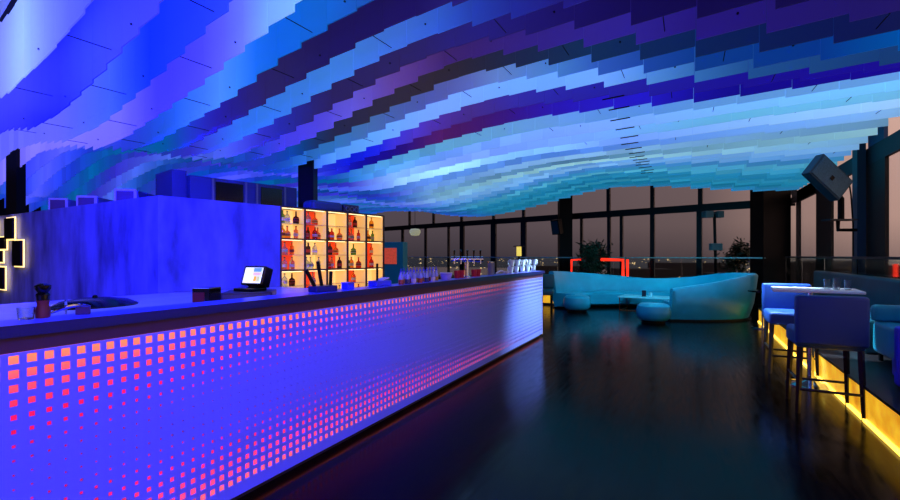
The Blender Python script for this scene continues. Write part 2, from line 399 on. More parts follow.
me = bpy.data.meshes.new('perforated_front'); bm.to_mesh(me); bm.free()
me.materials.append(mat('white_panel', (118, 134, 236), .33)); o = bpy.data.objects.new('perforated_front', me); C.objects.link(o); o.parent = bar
# backlight sheet: falloff from orange LED edges to red is painted into the emission
bl = bpy.data.materials.new('red_backlight'); bl.use_nodes = True; nt = bl.node_tree; b = nt.nodes['Principled BSDF']
tc = nt.nodes.new('ShaderNodeTexCoord'); sp = nt.nodes.new('ShaderNodeSeparateXYZ'); rp = nt.nodes.new('ShaderNodeValToRGB'); rg = nt.nodes.new('ShaderNodeMapRange')
rg.inputs[1].default_value = .08; rg.inputs[2].default_value = 1.07
nt.links.new(tc.outputs['Object'], sp.inputs[0]); nt.links.new(sp.outputs['Z'], rg.inputs[0]); nt.links.new(rg.outputs[0], rp.inputs[0]); nt.links.new(rp.outputs[0], b.inputs['Emission Color'])
e = rp.color_ramp.elements; e[0].position = 0; e[0].color = (*lin((255, 110, 90)), 1); e[1].position = 1; e[1].color = (*lin((255, 140, 60)), 1)
for p, c in ((.10, (255, 70, 100)), (.30, (225, 15, 70)), (.55, (180, 5, 60)), (.75, (235, 20, 60)), (.9, (255, 85, 75))):
    x = e.new(p); x.color = (*lin(c), 1)
b.inputs['Base Color'].default_value = (.2, .02, .04, 1); b.inputs['Emission Strength'].default_value = 1.3
barpart(MB().box(-.035, .02, .06, -.030, LEN - .04, 1.062), 'backlight', bl)

# ================================================================== BACK COUNTER, plaster block, bottle shelf

# skewed frame of the back bar (shelf face direction) : origin at the plaster corner
cor = pt(158, 5.07); shr = pt(281, 6.19); she = pt(384, 7.70)
D1 = (shr - cor); D1.z = 0; L1 = D1.length; D1.normalize()
a1 = math.atan2(D1.y, D1.x)
bw = math.atan2((pt(20, 7.9) - cor).y, (pt(20, 7.9) - cor).x)
TOPZ = 2.11
c1 = (0, 0); c2 = ((pt(-60, 9.6) - cor).x, (pt(-60, 9.6) - cor).y)
nrm = Vector((-D1.y, D1.x, 0))
p3 = Vector((c2[0], c2[1], 0)) + nrm * .4
blk = MB().prism([(0, 0), (D1.x * (L1 - .01), D1.y * (L1 - .01)), (D1.x * L1 + nrm.x * 2.4, D1.y * L1 + nrm.y * 2.4), (p3.x, p3.y + 1.6), c2], 0, TOPZ).build('wall_back_bar', concrete, loc=(cor.x, cor.y, 0))
struct(blk)
wk = thing('back_counter', 'low pale work counter behind the bar in front of the plaster wall', 'counter', (-4.25, 1.0, 0))
def wkp(g): return [(-5.19 - -4.25 + g, -1.2), (.95 - g, -1.2), (.95 - g, 3.4), (shr.x + 4.25 + .04 + g, 3.4), (cor.x + 4.25 + .03 + g, cor.y - 1.0)]
MB().prism(wkp(0), .98, 1.03).build('worktop', mat('pale_counter', (165, 170, 205), .3, noise=.2, nscale=5), wk)
MB().prism(wkp(.03), 0, .98).build('cabinet_body', mat('counter_body', (40, 44, 70), .5), wk)
# the bottle shelf unit
S5 = (she - shr); S5.z = 0; W5 = S5.length; ash = math.atan2(S5.y, S5.x); CW = W5 / 5; CH = .435; SD = .30
sh = thing('bottle_shelf', 'backlit amber bottle shelf of fifteen square cells', 'shelf', (shr.x, shr.y, 0), ash)
Z0 = TOPZ - 3 * CH
frame_m = mat('shelf_frame', (60, 42, 40), .4)
MB().box(-.02, .0, .0, W5 + .02, SD, Z0 - .015).build('base_cabinet', mat('shelf_base', (24, 20, 34), .5), sh)
MB().box(-.012, SD, Z0, W5 + .012, SD + .03, TOPZ).build('back_panel', frame_m, sh)
for i in range(6): MB().box(i * CW - .012, 0, Z0, i * CW + .012, SD, TOPZ).build('upright', frame_m, sh)
for k in range(4): MB().box(0, 0, Z0 + k * CH - .010, W5, SD, Z0 + k * CH + .010).build('shelf_board', frame_m, sh)
warm = mat('amber_backlight', (235, 190, 120), .5, emit=(255, 208, 122), es=.82)
warm2 = mat('amber_liner', (240, 190, 110), .5, emit=(255, 200, 112), es=.62)  # added liners glow in place of light falling on the side walls
redp = mat('red_backlight_pane', (200, 50, 20), .5, emit=(240, 62, 15), es=.75)
ledm = mat('warm_led', (255, 235, 190), .5, emit=(255, 225, 160), es=3)
gshelf = mat('shelf_glass', (170, 190, 180), .08, trans=.6, ior=1.2)
REDS = {(1, 2): 0, (3, 2): 0, (0, 1): 0, (2, 1): 0, (4, 1): 0, (1, 0): 0, (3, 0): 0}
for i in range(5):
    for k in range(3):
        x0, x1 = i * CW + .013, (i + 1) * CW - .013; z0, z1 = Z0 + k * CH + .011, Z0 + (k + 1) * CH - .011
        if (i, k) in REDS:
            MB().box(x0, SD - .012, z0, x1, SD - .004, z1).build('red_pane', redp, sh)
        else: MB().box(x0, SD - .012, z0, x1, SD - .004, z1).build('amber_pane', warm, sh)
        MB().box(x1 - .004, .02, z0, x1 - .0005, SD - .013, z1).build('amber_liner', warm2, sh)
        MB().box(x0 + .0005, .02, z0, x0 + .004, SD - .013, z1).build('amber_liner', warm2, sh)
        MB().box(x0 + .005, .02, z0 + .20, x1 - .005, SD - .02, z0 + .206).build('glass_shelf', gshelf, sh)
        MB().box(x0 + .02, .03, z1 - .008, x1 - .02, .05, z1 - .002).build('led_strip', ledm, sh)
SHM = Matrix.Translation((shr.x, shr.y, 0)) @ Matrix.Rotation(ash, 4, 'Z')
GL = {'clear': (200, 215, 215), 'amber': (225, 130, 50), 'green': (90, 140, 70), 'red': (190, 50, 35), 'dark brown': (90, 45, 25), 'golden': (225, 160, 50)}
def bottle_proto(cname_, h, r, kind):
    g = mat('bottle_' + cname_.replace(' ', '_'), GL[cname_], .08, trans=.85 if cname_ != 'dark brown' else .4, ior=1.25)
    t = thing('bottle', '', 'bottle')
    if kind == 0: prof = [(0, 0), (r, 0), (r, h * .58), (r * .75, h * .68), (r * .33, h * .76), (r * .3, h * .94), (0, h * .94)]
    elif kind == 1: prof = [(0, 0), (r * 1.1, 0), (r * 1.25, h * .3), (r * 1.0, h * .52), (r * .35, h * .62), (r * .3, h * .92), (0, h * .92)]
    else: prof = [(0, 0), (r * .95, 0), (r * .95, h * .66), (r * .4, h * .73), (r * .38, h * .93), (0, h * .93)]
    MB().lathe(prof, n=4 if kind == 2 else 14).build('glass_body', g, t, kind != 2)
    MB().cyl((0, 0, h * .93), r * .36, h * .07, n=10).build('cap', mat('cap_' + cname_[:3], (30, 15, 12) if cname_ in ('green', 'amber', 'clear') else (150, 120, 60), .4), t)
    MB().lathe([(r * 1.03 * (1.2 if kind == 1 else 1), h * .2), (r * 1.03 * (1.1 if kind == 1 else 1), h * .42)], n=4 if kind == 2 else 14).build('paper_label', mat('label_' + cname_[:3], {'cle': (220, 215, 200), 'amb': (235, 215, 160), 'gre': (225, 220, 180), 'red': (230, 200, 180), 'dar': (200, 60, 40), 'gol': (120, 30, 20)}[cname_[:3]], .6), t)
    return t
SHAPES = ['tall shouldered', 'round-bellied', 'square']
protos = {}
cells = {  # (column, row from bottom): upper level then lower level, as colour / shape / count
    (0, 2): (['green', 'clear', 'dark brown'], ['golden', 'amber', 'amber']), (1, 2): (['clear', 'amber'], ['red', 'dark brown', 'red', 'amber']),
    (2, 2): ([], ['dark brown', 'red', 'amber']), (3, 2): (['clear', 'dark brown'], ['amber', 'clear', 'red']), (4, 2): (['golden'], ['golden', 'green']),
    (0, 1): (['clear', 'golden'], ['clear', 'clear']), (1, 1): (['dark brown', 'clear'], ['clear', 'clear', 'clear']), (2, 1): (['dark brown', 'amber'], ['red', 'clear', 'dark brown']),
    (3, 1): (['green'], ['green', 'amber', 'red']), (4, 1): (['amber'], ['red']), (0, 0): (['clear', 'dark brown'], ['clear', 'dark brown', 'clear']),
    (1, 0): (['clear'], ['amber', 'dark brown']), (2, 0): ([], ['green', 'golden', 'clear']), (3, 0): (['amber'], ['amber', 'red', 'amber']), (4, 0): ([], ['clear', 'red'])}
ROWN = ['bottom', 'middle', 'top']; CELLN = ['leftmost', 'second', 'centre', 'fourth', 'rightmost']
for (i, k), lv in cells.items():
    for li, cols in enumerate(lv):
        for q, cn in enumerate(cols):
            kind = (i + k + q + li) % 3; h = [.17, .155, .16][kind] * random.uniform(.94, 1.05); 
            key = (cn, kind)
            zz = Z0 + k * CH + (.0105 if li else .2178)
            nx = len(cols); xx = i * CW + CW * (q + .8) / (nx + .6)
            loc = SHM @ Vector((xx, .10 + .05 * (q % 2), zz))
            lab = f'{cn} {SHAPES[kind]} bottle, {ordw(q)} on the {"upper" if li == 0 else "lower"} ledge of {CELLN[i]} {ROWN[k]} cell'
            if key not in protos:
                t = bottle_proto(cn, .178, .038, kind); protos[key] = t; t.location = loc; t.rotation_euler = (0, 0, ash); t['label'] = lab; t['group'] = 'bottles on the lit shelf'
            else: dup(protos[key], loc, ash + random.uniform(-.2, .2), lab, 'bottles on the lit shelf')

# steel service cabinets behind, on the block top
cab = thing('service_cabinet', 'blue-lit metal service cabinet with two black openings behind the plaster wall', 'cabinet', (cor.x, cor.y, TOPZ), a1)
def cab_u(px, v):
    lo, hi = -1.5, 5.0
    for _ in range(50):
        m_ = (lo + hi) / 2; q = cor + D1 * m_ + nrm * v; dd = (460 * q.y - 238 * q.x) / K
        if 688 + K * q.x / dd < px: lo = m_
        else: hi = m_
    return lo, dd
u0_, dd0 = cab_u(190, .7); u1_, dd1 = cab_u(297, .7); CT = hz(178, cab_u(216, .7)[1]) - TOPZ
MB().box(u0_, .7, 0, u1_, 1.4, CT, bevel=.01).build('cabinet_body', mat('blue_steel', (45, 62, 105), .5, .2), cab)
for pa, pb in ((216, 243), (261, 282)): MB().box(cab_u(pa, .69)[0], .685, .05, cab_u(pb, .69)[0], .699, CT - .05).build('vent_opening', blackgloss, cab)
for pa in (213, 246, 257, 285): MB().box(cab_u(pa, .69)[0] - .012, .68, .0, cab_u(pa, .69)[0] + .012, .699, CT - .01).build('frame_strip', steel, cab)
MB().box(cab_u(172, .8)[0], .8, 0, u0_ - .005, 1.4, CT + .06).build('side_box', mat('blue_steel', (95, 120, 160)), cab)
# air duct with speaker grille on the shelf top
dp = SHM @ Vector((CW * 2.95, .20, TOPZ + .001)); dt = thing('ceiling_duct', 'rounded dark blue duct box with a grille end on top of the bottle shelf', 'duct', dp, ash)
MB().box(-.48, 0, 0, .10, .28, .17, bevel=.06).build('housing', mat('duct_blue', (55, 80, 150), .5), dt)
MB().box(.10, -.012, .01, .40, .26, .15, bevel=.005).build('grille_box', mat('duct_face', (60, 70, 110), .5), dt)
for g in range(3): MB().lathe([(.028, 0), (.04, 0), (.04, .006), (.028, .006)], M=Matrix.Translation((.16 + g * .09, -.018, .08)) @ Matrix.Rotation(PI / 2, 4, 'X'), n=14).build('vent_ring', mat('ring_grey', (130, 135, 165), .4), dt)
# projector boxes along the left top edge of the block
e2 = (Vector((c2[0], c2[1], 0))).normalized()
for n, (px_, w_, h_, nm) in enumerate([(100, .30, .17, 'nearest the plaster corner'), (63, .28, .16, 'in the middle of the wall top'), (36, .25, .19, 'nearest the black column')]):
    tt = (px_ - 158); base = None
    for s_ in range(1, 600):
        q = cor + e2 * (s_ * .01); dd = (460 * q.y - 238 * q.x) / K
        if 688 + K * q.x / dd <= px_: base = q; break
    pj = thing('projector', f'boxy blue projector with a grey framed lens face, {nm}', 'projector', base + Vector((-e2.y, e2.x, 0)) * -.25 + Vector((0, 0, TOPZ)), 2.2)
    MB().box(-.14, -.26, 0, .40, .0, h_, bevel=.01).build('housing', mat('projector_blue', (70, 80, 150), .5), pj)
    MB().box(-.155, -.24, -.0, -.13, .02, h_ + .02, bevel=.008).build('face_frame', mat('proj_frame', (190, 190, 225), .5), pj)
    MB().box(-.162, -.21, .03, -.154, -.01, h_ - .01).build('grille', mat('proj_grille', (80, 60, 110), .5), pj)
# dark columns
for px_, d_, w_, zt_, lab in ((308, 8.6, .28, 4.9, 'black square column rising behind the bottle shelf'), (16, 9.8, .22, 4.9, 'black square column behind the plaster wall at far left')):
    p = pt(px_, d_); o = MB().box(-w_ / 2, -w_ / 2, 0, w_ / 2, w_ / 2, zt_).build('column', black, loc=p, rz=.4775); tag(o, lab, 'column')

# gold-lit wall sculpture on the left plaster face
wm = thing('wall_sculpture', 'cluster of black rectangular plaques with glowing warm edges on left plaster wall', 'wall light', (cor.x, cor.y, 0), math.atan2(e2.y, e2.x))
halo = mat('warm_halo', (255, 220, 150), .5, emit=(255, 215, 130), es=1.9)
def on_face(px):
    lo, hi = 0.0, 8.0
    for _ in range(50):
        m_ = (lo + hi) / 2; q = cor + e2 * m_; dd = (460 * q.y - 238 * q.x) / K
        if 688 + K * q.x / dd > px: lo = m_
        else: hi = m_
    return lo, dd
for (xa, xb, ya, yb) in ((11.5, 19.5, 219, 239), (19.5, 28, 241, 266), (0, 11.5, 238, 249), (-12, 8, 251, 262), (3, 10, 267, 289), (-10, 3, 222, 235), (-20, 0, 264, 278)):
    ta, da = on_face(xa); tb, db = on_face(xb); z1 = hz(ya, da); z0 = hz(yb, db)
    p_ = MB().box(tb, .06, z0, ta, .09, z1).build('plaque', blackgloss, wm)
    MB().box(tb - .02, .045, z0 - .02, ta + .02, .058, z1 + .02).build('glow_strip', halo, p_)

# ================================================================== BAR TOP ITEMS
BT = 1.174
def bartop(px, X=-2.42): p, d = onX(px, min(-2.34, max(X, -2.47)), BT); return p
t = thing('pepper_mill', 'dark red wooden mill with a black knob standing on the near bar top', 'mill', bartop(43, -2.52))
MB().lathe([(0, 0), (.025, 0), (.026, .03), (.02, .055), (.023, .075), (0, .075)]).build('body', mat('red_wood', (110, 30, 35), .3), t, True)
MB().lathe([(0, .075), (.022, .075), (.025, .1), (.018, .108), (.028, .125), (.028, .14), (.012, .148), (0, .15)]).build('knob', blackgloss, t, True)
def tumbler(loc, lab, r=.03, h=.05, grp=None):
    t = MB().lathe([(0, 0), (r * .85, 0), (r, h), (r * .93, h), (r * .78, .006), (0, .006)]).build('tumbler', glass, smooth=True); t.location = loc; tag(t, lab, 'glass', grp); return t
tumbler(bartop(26, -2.52), 'small clear tumbler left of the dark mill on the near bar top')
t = thing('corkscrew_opener', 'curved chrome and black bottle opener lying on the near bar top', 'opener', bartop(70, -2.53), .9)
MB().tube([(-.075 + .15 * k / 10, 0, .008 + .035 * math.sin(PI * k / 14)) for k in range(11)], [.004 + .005 * math.sin(PI * k / 10) for k in range(11)], 8).build('handle', chrome, t, True)
MB().box(.02, -.006, .0, .075, .006, .035, bevel=.003).build('lever', mat('purple_grip', (60, 30, 80), .4), t)
t = thing('tap', 'curved chrome gooseneck tap on the counter behind the bar', 'tap', onX(66, -3.6, 1.03)[0], -.4)
MB().tube([(0, 0, 0), (0, 0, .06)] + [(.09 - .09 * math.cos(PI * k / 12), 0, .06 + .07 * math.sin(PI * k / 12)) for k in range(1, 9)], .007, 10).build('spout', chrome, t, True)
MB().cyl((0, 0, 0), .02, .02).build('base', chrome, t)
t = thing('serving_bowl', 'black upturned oval bowl on the counter behind the bar', 'bowl', onX(95, -4.3, 1.03)[0])
MB().lathe([(.24, 0), (.24, .012), (.18, .05), (.08, .07), (0, .075), ], M=Matrix.Diagonal((1, 1.3, 1, 1))).build('shell', blackgloss, t, True)
MB().lathe([(0, .0751), (.02, .0751), (.014, .09), (0, .095)]).build('foot', blackgloss, t, True)
# till
tp, td = onX(250, -3.55, 1.03)
ck = thing('cash_drawer', 'grey metal cash drawer under the till behind the bar', 'cash drawer', tp, .75)
MB().box(-.21, -.2, 0, .21, .2, .09, bevel=.006).build('case', mat('drawer_grey', (70, 68, 75), .4, .3), ck)
MB().box(-.19, -.212, .015, .19, -.2, .075, bevel=.003).build('drawer_front', mat('drawer_front', (95, 92, 92), .4, .3), ck)
ps = thing('till_terminal', 'black tilted touchscreen till glowing with a pale screen behind the bar', 'till', tp + Vector((.0, 0, .091)), .12); ps.scale = (.82, .82, .82)
MB().box(-.13, -.11, 0, .13, .12, .035, bevel=.01).build('base', blackgloss, ps)
Mt = Matrix.Translation((0, .03, .03)) @ Matrix.Rotation(math.radians(-18), 4, 'X')
MB().box(-.04, .01, -.01, .04, .05, .12, M=Mt).build('stand', black, ps)
hd = MB().box(-.15, -.03, .03, .15, .10, .25, M=Mt, bevel=.012).build('screen_housing', blackgloss, ps)
MB().box(-.125, -.033, .05, .125, -.0305, .23, M=Mt).build('screen', mat('till_screen', (200, 210, 220), .2, emit=(225, 232, 215), es=1.2), hd)
for (u0, v0, u1, v1, c) in ((.0, .18, .11, .225, (90, 140, 215)), (.0, .14, .11, .17, (210, 160, 170)), (.02, .07, .06, .13, (230, 165, 60)), (.065, .07, .105, .13, (180, 190, 120)), (-.11, .06, -.02, .22, (240, 238, 200))):
    MB().box(u0, -.0345, v0, u1, -.0335, v1, M=Mt).build('screen_tile', mat('tile%d' % c[0], c, .3, emit=c, es=1.1), hd)
mc = thing('card_reader_stand', 'dark box with a red side beside the till behind the bar', 'box', onX(207, -3.55, 1.03)[0], .5)
MB().box(-.07, -.1, 0, .07, .1, .15, bevel=.006).build('case', blackgloss, mc)
MB().box(-.065, -.104, .01, .03, -.1, .115).build('red_face', mat('dull_red', (110, 20, 35), .4), mc)
# knife holder
kb = thing('bar_tool_holder', 'blue-black bar tool holder with three slanted dark blades on the bar top', 'tool holder', bartop(322, -2.42), 1.45)
MB().box(-.09, -.05, 0, .11, .05, .045, bevel=.008).build('tray', mat('navy_tray', (28, 28, 90), .3), kb)
for x_, a_, l_ in ((-.06, -.55, .16), (.0, -.2, .20), (.08, .05, .12)):
    MB().box(-.012, -.008, .0, .012, .008, l_, M=Matrix.Translation((x_, 0, .03)) @ Matrix.Rotation(a_, 4, 'Y'), bevel=.003).build('blade', black, kb)
t = thing('sugar_caddy', 'small blue plastic caddy on the bar top right of the tool holder', 'caddy', bartop(348), 1.5)
MB().box(-.04, -.035, 0, .04, .035, .05, bevel=.006).build('tub', mat('blue_plastic', (50, 60, 230), .35), t)
MB().box(-.042, -.037, .05, .042, .037, .056).build('lid', mat('blue_lid', (80, 90, 240), .3), t)
t = thing('napkin_tray', 'low blue tray with a tall dark handle on the bar top left of the mixers', 'tray', bartop(380), 1.45)
MB().box(-.10, -.05, 0, .1, .05, .05, bevel=.008).build('tray', mat('blue_tray', (60, 70, 190), .35), t)
MB().box(-.04, .0, .05, -.02, .01, .20).build('handle', black, t)
MB().box(.0, -.04, .05, .09, .04, .058, M=Matrix.Rotation(-.2, 4, 'Y')).build('tilted_card', white, t)
# pourer bottles
liq = [(170, 60, 40), (200, 130, 60), (40, 40, 90), (150, 40, 50), (210, 200, 200), (190, 150, 40)]
pb = []
for n in range(12):
    px_ = 401 + n * 3.2; X_ = -2.38 - (.07 if n % 2 else 0)
    loc = bartop(px_, X_)
    lab = f'slim pourer bottle with {["red", "amber", "dark", "ruby", "milky", "yellow"][n % 6]} syrup, {ordw(n)} from the left in the row on the bar'
    t = thing('pourer_bottle', lab, 'bottle', loc, 0, 'pourer bottles on the bar top'); t.scale = (.85, .85, .8)
    MB().lathe([(0, 0), (.028, 0), (.03, .05), (.028, .055), (0, .055)], n=12).build('syrup', mat('syrup%d' % (n % 6), liq[n % 6], .2), t, True)
    MB().lathe([(.028, .0555), (.027, .09), (.014, .12), (.012, .14), (0, .14)], n=12).build('glass_neck', mat('pale_glass', (170, 185, 225), .15, trans=.3), t, True)
    MB().lathe([(0, .1401), (.014, .1401), (.014, .155), (.006, .16), (.004, .19), (0, .19)], n=10).build('spout_cap', mat('blue_cap', (60, 70, 200), .4), t, True)
# tubs & red cups near the tower
t = thing('plastic_tub', 'lavender plastic tub on the bar top right of the pourer bottles', 'tub', bartop(446, -2.42)); t.scale = (.7, .7, 1); MB().lathe([(0, 0), (.08, 0), (.1, .07), (.09, .07), (.075, .02), (0, .02)]).build('tub', mat('lavender', (160, 150, 225), .4), t, True)
MB().lathe([(.1, .07), (.107, .074), (.1, .08), (.094, .074), (.1, .07)]).build('rim', white, t, True)
for n, px_ in enumerate((457, 461.5, 474, 478)):
    t = MB().lathe([(0, 0), (.03, 0), (.04, .09), (.036, .09), (.028, .01), (0, .01)]).build('cup', mat('red_cup', (190, 30, 60), .4), smooth=True); t.location = bartop(px_, -2.52)
    tag(t, f'red cup on the bar {["furthest left of the beer tower", "just left of the beer tower", "just right of the beer tower", "furthest right of the beer tower"][n]}', 'cup', 'red cups by the beer tower')
# beer tower
bt = thing('beer_tower', 'chrome tee-shaped beer tower with black tap handles on the bar top', 'beer tap', bartop(467, -2.44), .5)
MB().lathe([(0, 0), (.06, 0), (.06, .012), (.032, .02), (.028, .2), (0, .2)]).build('pillar', chrome, bt, True)
MB().tube([(-.2, 0, .225), (.2, 0, .225)], .034, 16).build('crossbar', chrome, bt, True)
for n in range(5):
    x_ = -.16 + n * .08
    tp_ = MB().tube([(x_, -.03, .22), (x_, -.08, .215), (x_, -.09, .17)], .008, 8).build('tap_spout', chrome, bt, True)
    MB().tube([(x_, -.05, .245), (x_, -.06, .34)], [.007, .013], 8).build('tap_handle', blackgloss, tp_, True)
t = thing('glass_jar', 'clear glass cylinder jar on the bar top right of the beer tower', 'jar', bartop(491, -2.6))
MB().lathe([(0, 0), (.05, 0), (.05, .17), (.046, .17), (.046, .01), (0, .01)]).build('jar', mat('frosted_jar', (160, 170, 190), .3, trans=.5), t, True)
MB().lathe([(0, .171), (.052, .171), (.052, .185), (0, .19)]).build('lid', chrome, t, True)
t = thing('ice_scoop', 'curved white scoop lying on the bar top before the stacked mugs', 'scoop', bartop(501, -2.42), 1.3)
MB().tube([(-.12 + .03 * k, 0, .01 + .04 * math.sin(PI * k / 8)) for k in range(9)], .012, 8).build('handle', white, t, True)
MB().lathe([(0, 0), (.04, .01), (.05, .04), (.045, .04), (.035, .015), (0, .006)], p=(.13, 0, 0)).build('bowl', white, t, True)
# stacked mugs
mw = mat('white_mug', (225, 240, 245), .2)
proto = None
for tier in range(2):
    for n in range(5):
        px_ = 511 + n * 5.6 + tier * 1.0; loc = bartop(px_, -2.41); loc.z = BT + tier * .105
        lab = f'white handled mug, {ordw(n)} from left in {"upper" if tier else "lower"} tier at the bar end'
        if proto is None:
            proto = thing('mug', lab, 'mug', loc, 2.5, 'white mugs stacked at the bar end')
            MB().lathe([(0, 0), (.028, 0), (.042, .1), (.038, .1), (.024, .008), (0, .008)]).build('cup', mw, proto, True)
            MB().tube([(.045 + .045 * math.sin(2 * PI * k / 14), 0, .055 + .045 * math.cos(2 * PI * k / 14)) for k in range(14)], .010, 8, closed=True).build('handle', mw, proto, True)
        else: dup(proto, loc, -.6 + random.uniform(-.5, .5) + (2.9 if n == 0 else 0), lab)

# ================================================================== RIGHT PLATFORM with glowing riser
PX = 1.37
am = bpy.data.materials.new('amber_onyx'); am.use_nodes = True; nt = am.node_tree; b = nt.nodes['Principled BSDF']
tc = nt.nodes.new('ShaderNodeTexCoord'); n = nt.nodes.new('ShaderNodeTexNoise'); n.inputs['Scale'].default_value = 5; n.inputs['Detail'].default_value = 4
rp = nt.nodes.new('ShaderNodeValToRGB'); rp.color_ramp.elements[0].position = .3; rp.color_ramp.elements[1].position = .72
rp.color_ramp.elements[0].color = (*lin((200, 125, 0)), 1); rp.color_ramp.elements[1].color = (*lin((255, 200, 40)), 1)
nt.links.new(tc.outputs['Object'], n.inputs['Vector']); nt.links.new(n.outputs['Fac'], rp.inputs[0]); nt.links.new(rp.outputs[0], b.inputs['Emission Color'])
b.inputs['Base Color'].default_value = (*lin((200, 150, 60)), 1); b.inputs['Emission Strength'].default_value = 1.0; b.inputs['Roughness'].default_value = .3
plat = thing('platform', 'raised dark timber platform with a glowing amber riser along the windows', 'platform', (PX, 1.0, 0)); plat['kind'] = 'structure'
MB().box(.03, 0, .0, 1.42, 11.0, .283).build('base', darkwood, plat)
MB().box(-.01, 0, .284, 1.42, 11.0, .31).build('deck', mat('deck_wood', (26, 18, 20), .35, noise=.35, nscale=6, stretch=(8, 1, 1)), plat)
MB().box(.0, 0, .03, .028, 11.0, .282).build('amber_riser', am, plat)
MB().box(-.02, 0, .002, .028, 11.0, .026).build('led_strip', mat('amber_led', (255, 230, 120), .5, emit=(255, 205, 70), es=3.2), plat)
# far left riser behind the bar end
pf = thing('low_plinth', 'short amber-glowing plinth beyond the far end of the bar', 'plinth', pt(545, 13.6), -.18)
MB().box(-1.2, 0, .0, .35, .6, .45).build('base', darkwood, pf)
MB().box(-1.19, -.012, .06, .34, -.002, .38).build('amber_face', am, pf)

# ---------------- bar stools
def make_stool(label, loc, rz):
    t = thing('bar_stool', label, 'bar stool', loc, rz, None)   # local: seat faces +Y, backrest at -Y
    for sx in (-1, 1):
        for sy in (-1, 1):
            MB().tube([(sx * .235, sy * .235, 0), (sx * .215, sy * .215, .62)], [.02, .026], 4).build('leg', darkwood, t)
    for z_, ax in ((.22, 0), (.22, 1), (.30, 2), (.30, 3)):
        P = {0: [(-.23, -.23, z_), (.23, -.23, z_)], 1: [(-.23, .23, z_), (.23, .23, z_)], 2: [(-.23, -.23, z_), (-.23, .23, z_)], 3: [(.23, -.23, z_), (.23, .23, z_)]}[ax]
        MB().tube(P, .013, 6).build('stretcher', darkwood, t)
    MB().box(-.25, -.25, .60, .25, .27, .76, bevel=.035).build('seat', stoolmat, t, True)
    MB().box(-.26, -.30, .64, .26, -.20, 1.085, bevel=.03).build('backrest', stoolmat, t, True)
    return t
s1 = make_stool('dark blue bar stool seen from behind, in front of the lit high table', (1.13, 5.45, 0), 0)
dup(s1, (1.13, 7.05, 0), PI, 'pale blue-lit bar stool facing the camera behind the high table')
lc = thing('lounge_chair', 'violet-blue lounge chair on the platform, cut off by the right edge of the photo', 'armchair', (1.50, 4.93, .31))
lcm = mat('violet_leather', (70, 75, 225), .45)
MB().box(0, 0, .07, .60, .12, .56, bevel=.03).build('backrest', lcm, lc, True)
MB().box(.10, .121, .07, .58, .50, .24, bevel=.03).build('seat', lcm, lc, True)
for a_ in ((.05, .05), (.55, .05), (.14, .44), (.54, .44)): MB().cyl((a_[0], a_[1], 0), .015, .072).build('leg', black, lc)
tb = thing('high_table', 'white-topped high bar table on a round chrome pedestal between two stools', 'table', (1.22, 6.42, 0))
MB().box(-.36, -.28, 1.045, .42, .28, 1.075, M=Matrix.Rotation(-.1, 4, 'Z'), bevel=.008).build('tabletop', white, tb)
MB().cyl((0, 0, .02), .03, 1.025).build('column', chrome, tb, True)
MB().lathe([(0, 0), (.24, 0), (.24, .012), (.1, .03), (.04, .06), (0, .06)], n=32).build('base', chrome, tb, True)
for n, (dx, dy) in enumerate(((.14, -.02), (.24, .06), (.20, -.1), (.31, -.05))):
    h = (.11, .12, .07, .1)[n]
    t = MB().lathe([(0, 0), (.028, 0), (.034, h), (.031, h), (.025, .006), (0, .006)]).build('drinking_glass', glass, smooth=True); t.location = (1.22 + dx, 6.42 + dy, 1.0755)
    tag(t, f'clear glass on the high table, {["leftmost of four", "rear one of four", "short one at the front", "rightmost of four"][n]}', 'glass', 'glasses on the high table')

# ---------------- banquettes on the platform
bq = thing('banquette', 'long deep-teal banquette on the platform beneath the right windows', 'bench', (1.80, 6.9, .31))
MB().box(0, 0, 0, .62, 4.6, .40, bevel=.04).build('seat', tealdark, bq, True)
MB().box(.42, 0, .40, .62, 4.6, .84, bevel=.04).build('backrest', tealdark, bq, True)
ac = thing('armchair', 'teal lounge armchair on the platform at the right edge of the photo', 'armchair', (1.80, 5.6, .31), 0)
MB().box(0, 0, .08, .6, 1.05, .42, bevel=.05).build('seat', teal, ac, True)
MB().box(.42, 0, .42, .6, 1.05, .84, bevel=.05).build('backrest', teal, ac, True)
for y_ in (0, .93): MB().box(-.02, y_, .4201, .42, y_ + .12, .60, bevel=.04).build('armrest', teal, ac, True)
for a_ in ((.05, .1), (.52, .1), (.05, .95), (.52, .95)): MB().cyl((a_[0], a_[1], 0), .02, .081).build('leg', black, ac)

# ================================================================== SOFA
PATH = [(-3.42, 12.65, 1.02, .05), (-3.12, 13.6, .98, 0), (-2.1, 14.3, .89, 0), (-1.0, 14.7, .79, 0), (.1, 14.65, .86, 0), (.85, 14.15, .99, 0), (1.30, 13.3, 1.03, 0), (1.40, 12.6, 1.03, 0), (1.15, 11.95, 1.00, 0), (.50, 11.45, .86, 0), (-.30, 11.12, .73, 0)]
def smooth_path(P, n=6):
    out = []
    for i in range(len(P) - 1):
        p0, p1, p2, p3 = P[max(i - 1, 0)], P[i], P[i + 1], P[min(i + 2, len(P) - 1)]
        for s_ in range(n):
            u = s_ / n
            out.append(tuple(.5 * (2 * p1[k] + (p2[k] - p0[k]) * u + (2 * p0[k] - 5 * p1[k] + 4 * p2[k] - p3[k]) * u * u + (3 * p1[k] - p0[k] - 3 * p2[k] + p3[k]) * u ** 3) for k in range(3)))
    out.append(P[-1][:3]); return out
SP = smooth_path(PATH)
sofa = thing('curved_sofa', 'large curved teal-lit sectional sofa wrapping the low table', 'sofa', (0, 13, 0))
